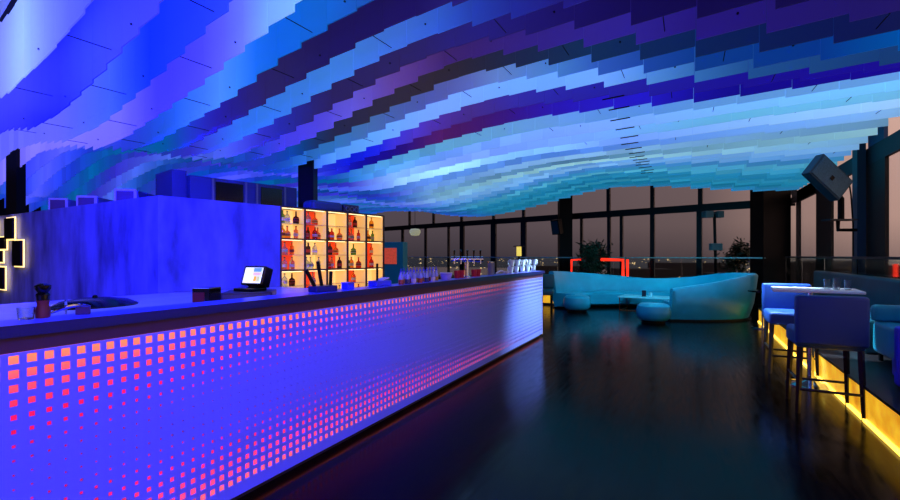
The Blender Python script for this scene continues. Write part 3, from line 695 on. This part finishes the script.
def sweep(prof_fn, name, m, parent, capz=True):
    bm = bmesh.new(); rings = []
    for i, (x, y, h) in enumerate(SP):
        a = Vector(SP[max(i - 1, 0)][:2]); c = Vector(SP[min(i + 1, len(SP) - 1)][:2]); t_ = (c - a).normalized(); nin = Vector((t_.y, -t_.x))
        rings.append([bm.verts.new((x + nin.x * u, y - 13 + nin.y * u, z)) for u, z in prof_fn(h, i)])
    k = len(rings[0])
    for a, c in zip(rings, rings[1:]):
        for q in range(k): bm.faces.new((a[q], a[(q + 1) % k], c[(q + 1) % k], c[q]))
    bm.faces.new(rings[0][::-1]); bm.faces.new(rings[-1]); bmesh.ops.recalc_face_normals(bm, faces=bm.faces)
    me = bpy.data.meshes.new(name); bm.to_mesh(me); bm.free(); me.materials.append(m); me.polygons.foreach_set('use_smooth', [True] * len(me.polygons))
    me.set_sharp_from_angle(angle=math.radians(50))
    o = bpy.data.objects.new(name, me); C.objects.link(o); o.parent = parent; return o
sweep(lambda h, i: [(.15, .04), (.05, .35), (-.03, h - .04), (0, h), (.09, h), (.13, h - .05), (.2, .42), (.2, .04)], 'backrest', teal, sofa)
def seatprof(h, i):
    w = .80 if i < len(SP) - 10 else .62
    return [(.201, .06), (.201, .42), (w - .06, .42), (w, .37), (w, .10), (w - .05, .06)]
sweep(seatprof, 'seat', teal, sofa)
sweep(lambda h, i: [(.10, .0), (.10, .04), (.56, .06), (.56, .0)], 'plinth', black, sofa)
# poufs
def pouf(loc, lab):
    t = thing('pouf', lab, 'pouf', loc); 
    MB().lathe([(0, .06), (.28, .06), (.34, .12), (.355, .24), (.33, .36), (.27, .405), (0, .41)], n=36).build('cushion', teal, t, True)
    MB().lathe([(0, 0), (.24, 0), (.24, .0601), (0, .0601)], n=24).build('foot_ring', black, t); return t
p1 = pouf(pt(577, 12.0), 'round teal pouf in front of the left end of the sofa'); pouf(pt(653.5, 10.0), 'round teal pouf in front of the near end of the sofa')
lt = thing('low_table', 'low table with pale top and thin copper frame in the curve of the sofa', 'table', pt(650, 12.1), -.15)
MB().box(-.72, -.40, .34, .72, .40, .375, bevel=.01).build('tabletop', mat('pale_table', (170, 205, 215), .25), lt)
cop = mat('copper', (180, 80, 40), .3, .9)
for sx in (-1, 1): MB().tube([(sx * .68, -.36, .34), (sx * .68, -.36, .012), (sx * .68, .36, .012), (sx * .68, .36, .34)], .011, 6).build('leg_frame', cop, lt)
MB().tube([(-.68, -.36, .012), (.68, -.36, .012)], .009, 6).build('cross_rail', cop, lt)
q = pt(644, 12.1, .3755)
t = thing('menu_holder', 'small dark menu holder standing on the low table', 'menu holder', q); MB().box(-.05, -.02, 0, .05, .02, .16, bevel=.004).build('card', mat('dark_card', (40, 20, 40), .4), t); MB().box(-.06, -.035, -.0, .06, .035, .01).build('base', black, t)
t = MB().lathe([(0, 0), (.04, 0), (.045, .1), (.04, .1), (.035, .01), (0, .01)]).build('candle_glass', mat('pale_cup', (190, 220, 230), .2), smooth=True); t.location = pt(650.5, 12.1, .3755); tag(t, 'pale candle glass beside the menu holder on the low table', 'glass')
# little pedestal lamp/table between sofa corner and stools
t = thing('side_table', 'small dark pedestal side table by the sofa corner near the stools', 'table', pt(763, 9.2))
MB().cyl((0, 0, .02), .025, .70).build('column', chrome, t, True); MB().cyl((0, 0, 0), .2, .02, n=28).build('base', chrome, t); MB().cyl((0, 0, .72), .26, .03, n=28).build('tabletop', blackgloss, t)
# armchair behind bar end
t = thing('armchair', 'dark teal armchair just beyond the far end of the bar', 'armchair', pt(543, 12.2), .2)
MB().box(-.30, -.3, .42, .28, .3, .56, bevel=.04).build('seat', tealdark, t, True); MB().box(-.30, .22, .56, .28, .36, .95, bevel=.05).build('backrest', tealdark, t, True)
for a_ in ((-.25, -.25), (.22, -.25), (-.25, .27), (.22, .27)): MB().cyl((a_[0], a_[1], 0), .018, .43).build('leg', black, t)

# ================================================================== BACK WINDOWS
framem = mat('window_frame', (5, 6, 9), .5)
TZ = 3.12
def wallbox(mb, ta, tb, z0, z1, o0=0., o1=.1):
    a = wall(ta, o0); c = wall(tb, o0); e_ = wall(tb, o1); g = wall(ta, o1)
    mb.prism([(a.x, a.y), (c.x, c.y), (e_.x, e_.y), (g.x, g.y)], z0, z1); return mb
tt = lambda px: wall_t(px)[0]
WMAX = tt(366)
wg = mat('window_glass', (240, 240, 245), .04, trans=1, ior=1.02, spec=.5)
ups = [409, 433, 461, 493, 523, 565, 608, 652, 700, 760]
tlast = 17.0
win = struct(wallbox(wallbox(wallbox(wallbox(MB(), -.3, WMAX, TZ - .13, TZ + .12), -.3, WMAX, 0, .12), -.3, WMAX, 4.75, 4.9), WMAX - .1, WMAX, .12, 4.75).build('window_1', framem))
for px_ in ups[:-1]:
    wp = .10 if px_ > 560 else .09
    if px_ == 565: continue
    t0 = tt(px_); struct(wallbox(MB(), t0 - wp * .7, t0 + wp * .7, TZ + .121, 4.749).build('mullion', framem, win))
for px_, wp in ((402, .12), (425, .10), (448, .08), (461.5, .2), (493, .22), (523, .2), (581, .07), (608.5, .09), (621, .08), (652, .11), (699, .12)):
    t0 = tt(px_); struct(wallbox(MB(), t0 - wp * .7, t0 + wp * .7, .121, TZ - .131).build('mullion', framem, win))
struct(wallbox(MB(), -.2, WMAX - .2, .13, 4.74, .045, .05).build('window_pane', wg, win))
o = MB().box(-.26, -.2, 0, .26, .2, 4.9).build('column', black, loc=wall(tt(570.5), -.45), rz=.4775); tag(o, 'black square column in the middle of the back windows', 'column')
o = MB().box(-.40, -.3, 0, .40, .3, 4.9).build('column', black, loc=pt(770, 13.7), rz=.4775); tag(o, 'wide black column filling the far right corner of the windows', 'column')
# speaker on the middle column
d_ = wall_t(561)[1]; p = pt(558.5, d_ - .95)
t = thing('wall_speaker', 'black loudspeaker tilted down on the middle window column', 'speaker', (p.x, p.y, 2.35), -.3)
MB().box(-.18, -.2, 0, .18, .12, .6, M=Matrix.Rotation(.25, 4, 'X'), bevel=.02).build('cabinet', black, t); MB().box(-.15, -.212, .04, .15, -.2, .56, M=Matrix.Rotation(.25, 4, 'X')).build('grille', mat('grille_teal', (20, 70, 85), .6), t)
MB().tube([(0, .0, .4), (0, .38, .45)], .03).build('bracket', black, t)

# glass balustrade in front of the back windows and along the right
rail = mat('rail_glass', (205, 232, 235), .05, trans=1, ior=1.1)
railm = mat('rail_cap', (170, 225, 228), .3, .2)
bs = thing('glass_balustrade', 'long glass balustrade with slim metal cap before the back windows', 'railing', wall(0, 0))
a0 = wall(.2, -1.5) - wall(0); a1_ = wall(18.5, -1.5) - wall(0)
u_ = (a1_ - a0).normalized(); v_ = Vector((-u_.y, u_.x, 0))
nP = 8
for i in range(nP):
    s0 = a0 + (a1_ - a0) * (i / nP) + u_ * .02; s1_ = a0 + (a1_ - a0) * ((i + 1) / nP) - u_ * .02
    MB().prism([(s0.x, s0.y), (s1_.x, s1_.y), (s1_.x + v_.x * .012, s1_.y + v_.y * .012), (s0.x + v_.x * .012, s0.y + v_.y * .012)], .02, 1.36).build('glass_panel', rail, bs)
MB().tube([a0 + Vector((0, 0, 1.38)), a1_ + Vector((0, 0, 1.38))], .02, 8).build('cap_rail', railm, bs)
MB().prism([(a0.x, a0.y), (a1_.x, a1_.y), (a1_.x + v_.x * .06, a1_.y + v_.y * .06), (a0.x + v_.x * .06, a0.y + v_.y * .06)], 0, .02).build('foot_channel', black, bs)
br_ = thing('glass_balustrade', 'glass balustrade with a dark top rail behind the right banquettes', 'railing', (2.5, 3.6, .31))
for i in range(6): MB().box(0, i * 2.1 + .02, .03, .012, (i + 1) * 2.1 - .02, 1.08).build('glass_panel', rail, br_)
MB().box(-.02, 0, 1.08, .035, 12.6, 1.12, bevel=.005).build('cap_rail', mat('dark_rail', (20, 40, 48), .3), br_)
MB().box(-.02, 0, .0, .035, 12.6, .029).build('foot_channel', black, br_)

# ================================================================== RIGHT WINDOW WALL
RX = 2.80
bz = lambda s_: EYE + s_ / .888 * RX
wr_ = struct(MB().box(RX, 1.5, bz(.505), RX + .06, 17.2, bz(.598)).build('window_2', mat('beam_dark', (16, 34, 44), .5)))
def rwY(px): return onX(px, RX)[0].y
def rpost(pa, pb, z1, name, m, dx=.05):
    ya, yb = rwY(pa), rwY(pb)
    return struct(MB().box(RX, min(ya, yb), 0, RX + dx, max(ya, yb), z1).build(name, m, wr_))
zb_ = bz(.505) - .001
rpost(816, 831, zb_, 'post', framem); rpost(866, 885, zb_, 'post', framem)
rpost(796, 799, zb_, 'mullion', framem); 
# short raised upper posts
ya, yb = rwY(884), rwY(868); struct(MB().box(RX, min(ya, yb), bz(.599), RX + .05, max(ya, yb), 4.9).build('post', mat('post_blue', (40, 80, 120), .5), wr_))
ya, yb = rwY(795), rwY(790); struct(MB().box(RX, min(ya, yb), bz(.599), RX + .05, max(ya, yb), 4.9).build('post', framem, wr_))
struct(MB().box(RX, rwY(816), hz(198, onX(806, RX)[1]), RX + .04, rwY(797), hz(186, onX(806, RX)[1])).build('door_head', framem, wr_))
struct(MB().box(RX + .061, 1.5, .02, RX + .066, 17.0, zb_).build('window_pane', wg, wr_))
# freestanding lit post carrying the lamp
cp = thing('steel_post', 'slim blue-lit steel post in front of the right windows', 'post', (2.72, onX(859, 2.72)[0].y, 0))
MB().box(-.06, -.14, .325, .06, .14, 3.9).build('shaft', mat('post_teal', (40, 70, 90), .45), cp); MB().box(-.06, -.18, .3101, .06, .18, .325).build('foot_plate', black, cp)
# big tilted speaker / light on a bracket
py_ = onX(859, 2.72)[0].y; d_ = onX(859, 2.72)[1]
pc = pt(826, 7.6, hz(178, 7.6))
spk = thing('tilted_loudspeaker', 'big grey-blue loudspeaker box tilted down on a bracket by the right windows', 'speaker', pc, 0)
camdir = math.radians(27.36)
Ms = Matrix.Rotation(camdir + .1, 4, 'Z') @ Matrix.Rotation(math.radians(40), 4, 'Y') @ Matrix.Rotation(.0, 4, 'X')
MB().box(-.35, -.10, -.21, .35, .06, .21, M=Ms, bevel=.015).build('cabinet', mat('speaker_teal', (40, 75, 92), .5), spk)
MB().box(-.32, -.112, -.18, .32, -.101, .18, M=Ms, bevel=.004).build('grille', mat('speaker_grille', (60, 105, 125), .6, noise=.3, nscale=60), spk)
MB().box(-.02, -.120, -.05, .04, -.113, .02, M=Ms).build('badge', black, spk)
def rel(px, py, d): return pt(px, d, hz(py, d)) - pc
MB().tube([rel(836, 192, 7.65), rel(841, 199, 7.65), rel(841, 220, 7.7)], .045, 10).build('swivel_arm', black, spk)
MB().box(-.22, -.1, -.012, .24, .1, .012, M=Matrix.Translation(rel(839, 220, 7.7)) @ Matrix.Rotation(camdir, 4, 'Z')).build('bracket_shelf', mat('bracket_teal', (18, 36, 44), .5), spk)
MB().tube([rel(838, 221, 7.7), rel(838, 230, 7.7), rel(856, 230, 7.75)], .03, 6).build('lower_arm', black, spk)
t = MB().tube([pt(848, 7.75, hz(176, 7.75)), pt(851, 7.8, hz(195, 7.8)), pt(853, 7.85, hz(225, 7.85)), pt(853, 7.85, hz(256, 7.85))], .012, 6).build('cable', black); tag(t, 'thin black cable hanging down beside the tilted loudspeaker', 'cable')

# ================================================================== TERRACE THINGS between balustrade and windows
red = mat('red_neon', (255, 40, 20), .5, emit=(255, 45, 22), es=1.4)
nd = 15.2
t = thing('neon_frame', 'red neon square frame glowing behind the left part of the sofa', 'neon light', pt(600, nd, 0))
o_ = pt(600, nd, 0)
def nrel(px, py): return pt(px, nd, hz(py, nd)) - o_
MB().tube([nrel(571.5, 278), nrel(571.5, 260), nrel(583, 259.5)], .035, 8).build('left_tube', red, t)
MB().tube([nrel(601, 259.5), nrel(623, 260), nrel(623, 278)], .05, 8).build('right_tube', red, t)
MB().tube([nrel(627.5, 259.5), nrel(627.5, 278)], .04, 8).build('outer_tube', red, t)
MB().box(-.05, -.05, 0, .05, .05, .75, M=Matrix.Translation(nrel(571.5, 256) * 1)).bm.free()
for px_ in (571.5, 623, 627.5):
    q = pt(px_, nd, 0) - o_; MB().cyl((q.x, q.y, 0), .03, hz(278, nd) + .02).build('foot_post', black, t)
def bush(px, d, w, top, lab, seed):
    rnd = random.Random(seed); cl_ = [(rnd.uniform(0, 6.28), rnd.uniform(.1, 1) * w, rnd.uniform(.6, top - .1), rnd.uniform(.07, .15)) for _ in range(17)]; base = pt(px, d, 0); t = thing('potted_shrub', lab, 'plant', base)
    MB().lathe([(0, 0), (.22, 0), (.28, .45), (.25, .45), (.24, .4), (0, .4)]).build('pot', black, t, True)
    bm = bmesh.new()
    for n in range(900):
        a_, r_, z_, sg = cl_[n % 17]
        rr = r_ * (1 - .5 * max(0, z_ - 1) / top)
        p = Vector((rr * math.cos(a_) + rnd.gauss(0, sg), rr * math.sin(a_) + rnd.gauss(0, sg), z_ + rnd.gauss(0, sg))); u = Vector((rnd.uniform(-1, 1), rnd.uniform(-1, 1), rnd.uniform(-.3, 1))).normalized() * rnd.uniform(.07, .15); v = u.cross(Vector((rnd.uniform(-1, 1), rnd.uniform(-1, 1), rnd.uniform(-1, 1)))).normalized() * .028
        bm.faces.new([bm.verts.new(q) for q in (p - u, p + v, p + u, p - v)])
    me = bpy.data.meshes.new('foliage'); bm.to_mesh(me); bm.free(); me.materials.append(leaf); o = bpy.data.objects.new('foliage', me); C.objects.link(o); o.parent = t
    MB().tube([(0, 0, .4), (.03, .02, 1.0), (-.02, 0, top - .2)], [.03, .022, .01]).build('stem', mat('bark', (35, 28, 22), .7), t)
bush(588, 15.0, .34, 1.9, 'dark leafy shrub behind the sofa, left of the red neon frame', 1)
bush(598, 16.6, .36, 2.0, 'dark leafy shrub showing through the red neon frame', 2)
bush(739, 15.6, .40, 1.9, 'dark leafy shrub behind the right corner of the sofa', 3)
ld = 14.6; lb = pt(716, ld, 0)
t = thing('floodlight_stand', 'tall thin stand with two small floodlights before the back windows', 'light stand', lb, .45)
MB().tube([(0.02, 0, 0), (-.05, 0, hz(216, ld))], .045, 8).build('pole', black, t); MB().tube([(-.30, 0, hz(215, ld)), (.12, 0, hz(215, ld))], .03, 8).build('crossbar', black, t)
for x_, w_ in ((-.27, .13), (.08, .10)): MB().box(x_ - w_, -.15, hz(215, ld) - .09, x_ + w_, .12, hz(215, ld) + .12, bevel=.02).build('lamp_head', mat('lamp_teal', (45, 110, 120), .4), t)
MB().box(-.18, -.1, 1.62, .16, .1, 1.84, bevel=.02).build('control_box', mat('lamp_teal', (45, 110, 120)), t)
# teal cabinet with a red screen left
cd = 12.6; teal_p = mat('teal_panel', (20, 150, 150), .5); q = pt(396, cd, 0)
t = thing('teal_cabinet', 'tall teal cabinet with a glowing red picture behind the bar, right of the shelf', 'cabinet', q, .25)
MB().box(-.36, 0, 0, .20, .4, hz(242, cd), bevel=.01).build('cabinet_body', mat('teal_panel', (20, 110, 130), .5), t)
MB().box(-.34, -.02, hz(264, cd), .02, -.001, hz(248, cd)).build('picture', mat('red_picture', (200, 70, 50), .5, emit=(210, 75, 50), es=.6, noise=.3, nscale=20), t)
# hanging lantern near the left windows, warm sconce
q = pt(415, 17.5, hz(236, 17.5)); t = thing('hanging_lantern', 'pale oval lantern hanging before the left back windows', 'lamp', q); t.scale = (.7, .7, .8)
MB().lathe([(0, 0), (.22, .03), (.3, .16), (.3, .26), (.22, .34), (0, .36)], n=20).build('shade', mat('lantern', (190, 190, 150), .5, emit=(190, 190, 150), es=.45), t, True); MB().tube([(0, 0, .36), (0, 0, (4.9 - q.z) / .8)], .012).build('cord', black, t)
q = pt(519, 16.2, hz(256, 16.2)); t = thing('table_lantern', 'warm yellow box lantern above the stacked mugs near the back windows', 'lamp', q - Vector((0, 0, q.z)))
MB().cyl((0, 0, 0), .04, q.z).build('stand', black, t); MB().box(-.07, -.07, q.z, .07, .07, q.z + .33, bevel=.01).build('shade', mat('yellow_lantern', (240, 210, 90), .5, emit=(235, 205, 90), es=1.0), t)
MB().box(-.17, -.1, q.z + .33, .17, .1, q.z + .36).build('cap', black, t)

# ================================================================== OUTSIDE
struct(MB().box(-900, 30, -42, 900, 1500, -40).build('floor_city', mat('city_ground', (165, 155, 160), .9)))  # ground colour lightened to carry the dusk haze
rnd = random.Random(5)
bm = bmesh.new()
def addbox(bm, c, s):
    r_ = bmesh.ops.create_cube(bm, size=1)['verts']; bmesh.ops.scale(bm, vec=s, verts=r_); bmesh.ops.translate(bm, vec=c, verts=r_)
for n in range(330):
    px_ = rnd.uniform(390, 960); d_ = rnd.uniform(420, 1300); p = pt(px_, d_, rnd.uniform(-32, -2)); s_ = d_ * .0013 * rnd.choice([.6, 1, 1, 1.5]); addbox(bm, p, (s_, s_, s_))
me = bpy.data.meshes.new('city_lights'); bm.to_mesh(me); bm.free(); me.materials.append(mat('city_light', (255, 200, 140), .5, emit=(255, 195, 130), es=2.0)); o = bpy.data.objects.new('city_lights', me); C.objects.link(o)
tag(o, 'scattered warm city lights far below outside the windows', 'city lights', kind='stuff')
for n, (px_, d_, w_, h_) in enumerate(((470, 400, 60, 30), (545, 520, 80, 38), (640, 460, 50, 36), (688, 600, 90, 41), (735, 380, 40, 34), (812, 500, 60, 44), (842, 700, 90, 43), (893, 520, 70, 39))):
    p = pt(px_, d_, -40); o = MB().box(-w_ / 2, -20, 0, w_ / 2, 20, h_ * .8).build('distant_building', mat('far_building', (44, 38, 42), .9), loc=p, rz=.3)
    side = ['behind the beer tower', 'behind the bar end', 'behind the sofa centre', 'right of the sofa centre', 'behind the corner shrubs', 'beyond the right windows, left of the post', 'beyond the windows below the loudspeaker', 'beyond the window at far right'][n]
    tag(o, f'dark low building silhouette on the skyline {side}', 'building', 'skyline buildings')
for n, px_ in enumerate((883, 896)):  # made-up red posts stand in for reflections of the neon
    d_ = onX(px_, 3.6)[1]; p = onX(px_, 3.6, 0)[0]; t = thing('red_lantern', ['red glowing post light outside the right windows, left one', 'red glowing post light outside the right windows, right one'][n], 'lamp', p)
    MB().cyl((0, 0, 0), .02, hz(277, d_)).build('post', black, t); MB().cyl((0, 0, hz(277, d_)), .035, hz(264, d_) - hz(277, d_)).build('shade', red, t)
struct(MB().box(2.80, 1, -.12, 5.0, 17, 0).build('floor_terrace', darkwood))

# world: dusk sky, pinker towards the right-hand windows
w = bpy.data.worlds.new('dusk'); sc.world = w; w.use_nodes = True; nt = w.node_tree; bg = nt.nodes['Background']
tc = nt.nodes.new('ShaderNodeTexCoord'); sp = nt.nodes.new('ShaderNodeSeparateXYZ'); nt.links.new(tc.outputs['Generated'], sp.inputs[0])
r1 = nt.nodes.new('ShaderNodeValToRGB'); mr = nt.nodes.new('ShaderNodeMapRange'); mr.inputs[1].default_value = -.45; mr.inputs[2].default_value = .5
nt.links.new(sp.outputs['X'], mr.inputs[0]); nt.links.new(mr.outputs[0], r1.inputs[0])
e = r1.color_ramp.elements; e[0].color = (*lin((92, 80, 86)), 1); e[1].color = (*lin((250, 200, 178)), 1); x = e.new(.5); x.color = (*lin((118, 98, 96)), 1)
r2 = nt.nodes.new('ShaderNodeValToRGB'); e = r2.color_ramp.elements; e[0].position = .44; e[0].color = (.22, .22, .25, 1); e[1].position = .62; e[1].color = (1.05, 1.05, 1.1, 1)
x = e.new(.495); x.color = (.42, .44, .48, 1); x = e.new(.53); x.color = (.85, .85, .85, 1)
m2 = nt.nodes.new('ShaderNodeMapRange'); m2.inputs[1].default_value = -1; m2.inputs[2].default_value = 1
nt.links.new(sp.outputs['Z'], m2.inputs[0]); nt.links.new(m2.outputs[0], r2.inputs[0])
mul = nt.nodes.new('ShaderNodeMix'); mul.data_type = 'RGBA'; mul.blend_type = 'MULTIPLY'; mul.inputs[0].default_value = 1
nt.links.new(r1.outputs[0], mul.inputs[6]); nt.links.new(r2.outputs[0], mul.inputs[7]); nt.links.new(mul.outputs[2], bg.inputs['Color'])
bg.inputs['Strength'].default_value = 1.0

# ================================================================== LIGHTS
def spot(name, loc, tgt, col, power, ang=70, blend=.8, r=.15):
    l = bpy.data.lights.new(name, 'SPOT'); l.color = lin(col); l.energy = power; l.spot_size = math.radians(ang); l.spot_blend = blend; l.shadow_soft_size = r
    o = bpy.data.objects.new(name, l); C.objects.link(o); o.location = loc; o.rotation_euler = (Vector(tgt) - Vector(loc)).to_track_quat('-Z', 'Y').to_euler(); return o
BLUE = (30, 40, 255)
spot('bar_wash_light', (.6, .2, 2.6), (-2.3, 1.5, .5), (14, 24, 255), 900, 80)
spot('bar_wash_light', (.4, 3.4, 2.9), (-2.3, 4.2, .4), (120, 120, 200), 60, 60)
spot('bar_end_light', (.0, 8.6, 2.9), (-2.3, 7.6, .7), (205, 240, 255), 1700, 42)
spot('back_bar_light', (-4.6, .9, 2.8), (-7.2, 3.2, 1.3), (8, 14, 255), 1000, 120)
spot('back_bar_light', (-3.2, 3.4, 3.0), (-5.2, 3.6, 1.4), (25, 30, 255), 260, 100)
spot('back_counter_light', (-4.0, 2.0, 2.4), (-4.6, 2.0, 1.0), (80, 95, 255), 110, 130)
spot('lounge_light', (-.5, 10.2, 2.9), (-.6, 13.2, .5), (0, 185, 225), 480, 100)
spot('lounge_light', (.2, 8.0, 2.9), (.2, 11.3, .4), (0, 130, 200), 170, 60)
spot('table_light', (.3, 7.2, 2.9), (1.15, 7.0, .9), (190, 230, 255), 2000, 32)
spot('stool_light', (.9, 2.2, 2.9), (1.15, 5.3, .8), (0, 20, 255), 50, 40)
spot('ceiling_wash_light', (-2.9, -.4, 2.0), (-3.4, 1.4, 3.4), (120, 130, 255), 130, 90)  # unseen uplight added for a gradient across the near boards
spot('stool_light', (2.2, 4.9, 3.0), (2.3, 6.2, .8), (30, 160, 190), 60, 80)

spot('lounge_light', (-.7, 12.7, 2.95), (-.7, 12.9, .4), (60, 200, 230), 170, 150)  # unseen spot added overhead to lift the seat and low table
spot('ledge_light', (-2.75, 1.3, 2.9), (-2.75, 1.9, 1.1), (20, 40, 255), 260, 100)  # unseen spot added to brighten the bar ledge
spot('mug_light', (-1.6, 6.9, 2.6), (-2.4, 7.3, 1.25), (200, 245, 255), 260, 22)  # unseen spot added to brighten the stacked mugs

# ================================================================== CAMERA
cam = bpy.data.cameras.new('camera'); co = bpy.data.objects.new('camera', cam); C.objects.link(co)
cam.sensor_width = 36; cam.lens = 36 * F / 900; cam.shift_y = 6 / 900; cam.clip_end = 3000; cam.clip_start = .05
co.location = (0, 0, EYE); co.rotation_euler = (PI / 2, 0, math.atan2(238, 460)); sc.camera = co
sc.view_settings.view_transform = 'Standard'; sc.view_settings.look = 'None'; sc.view_settings.gamma = 1; sc.view_settings.exposure = 0
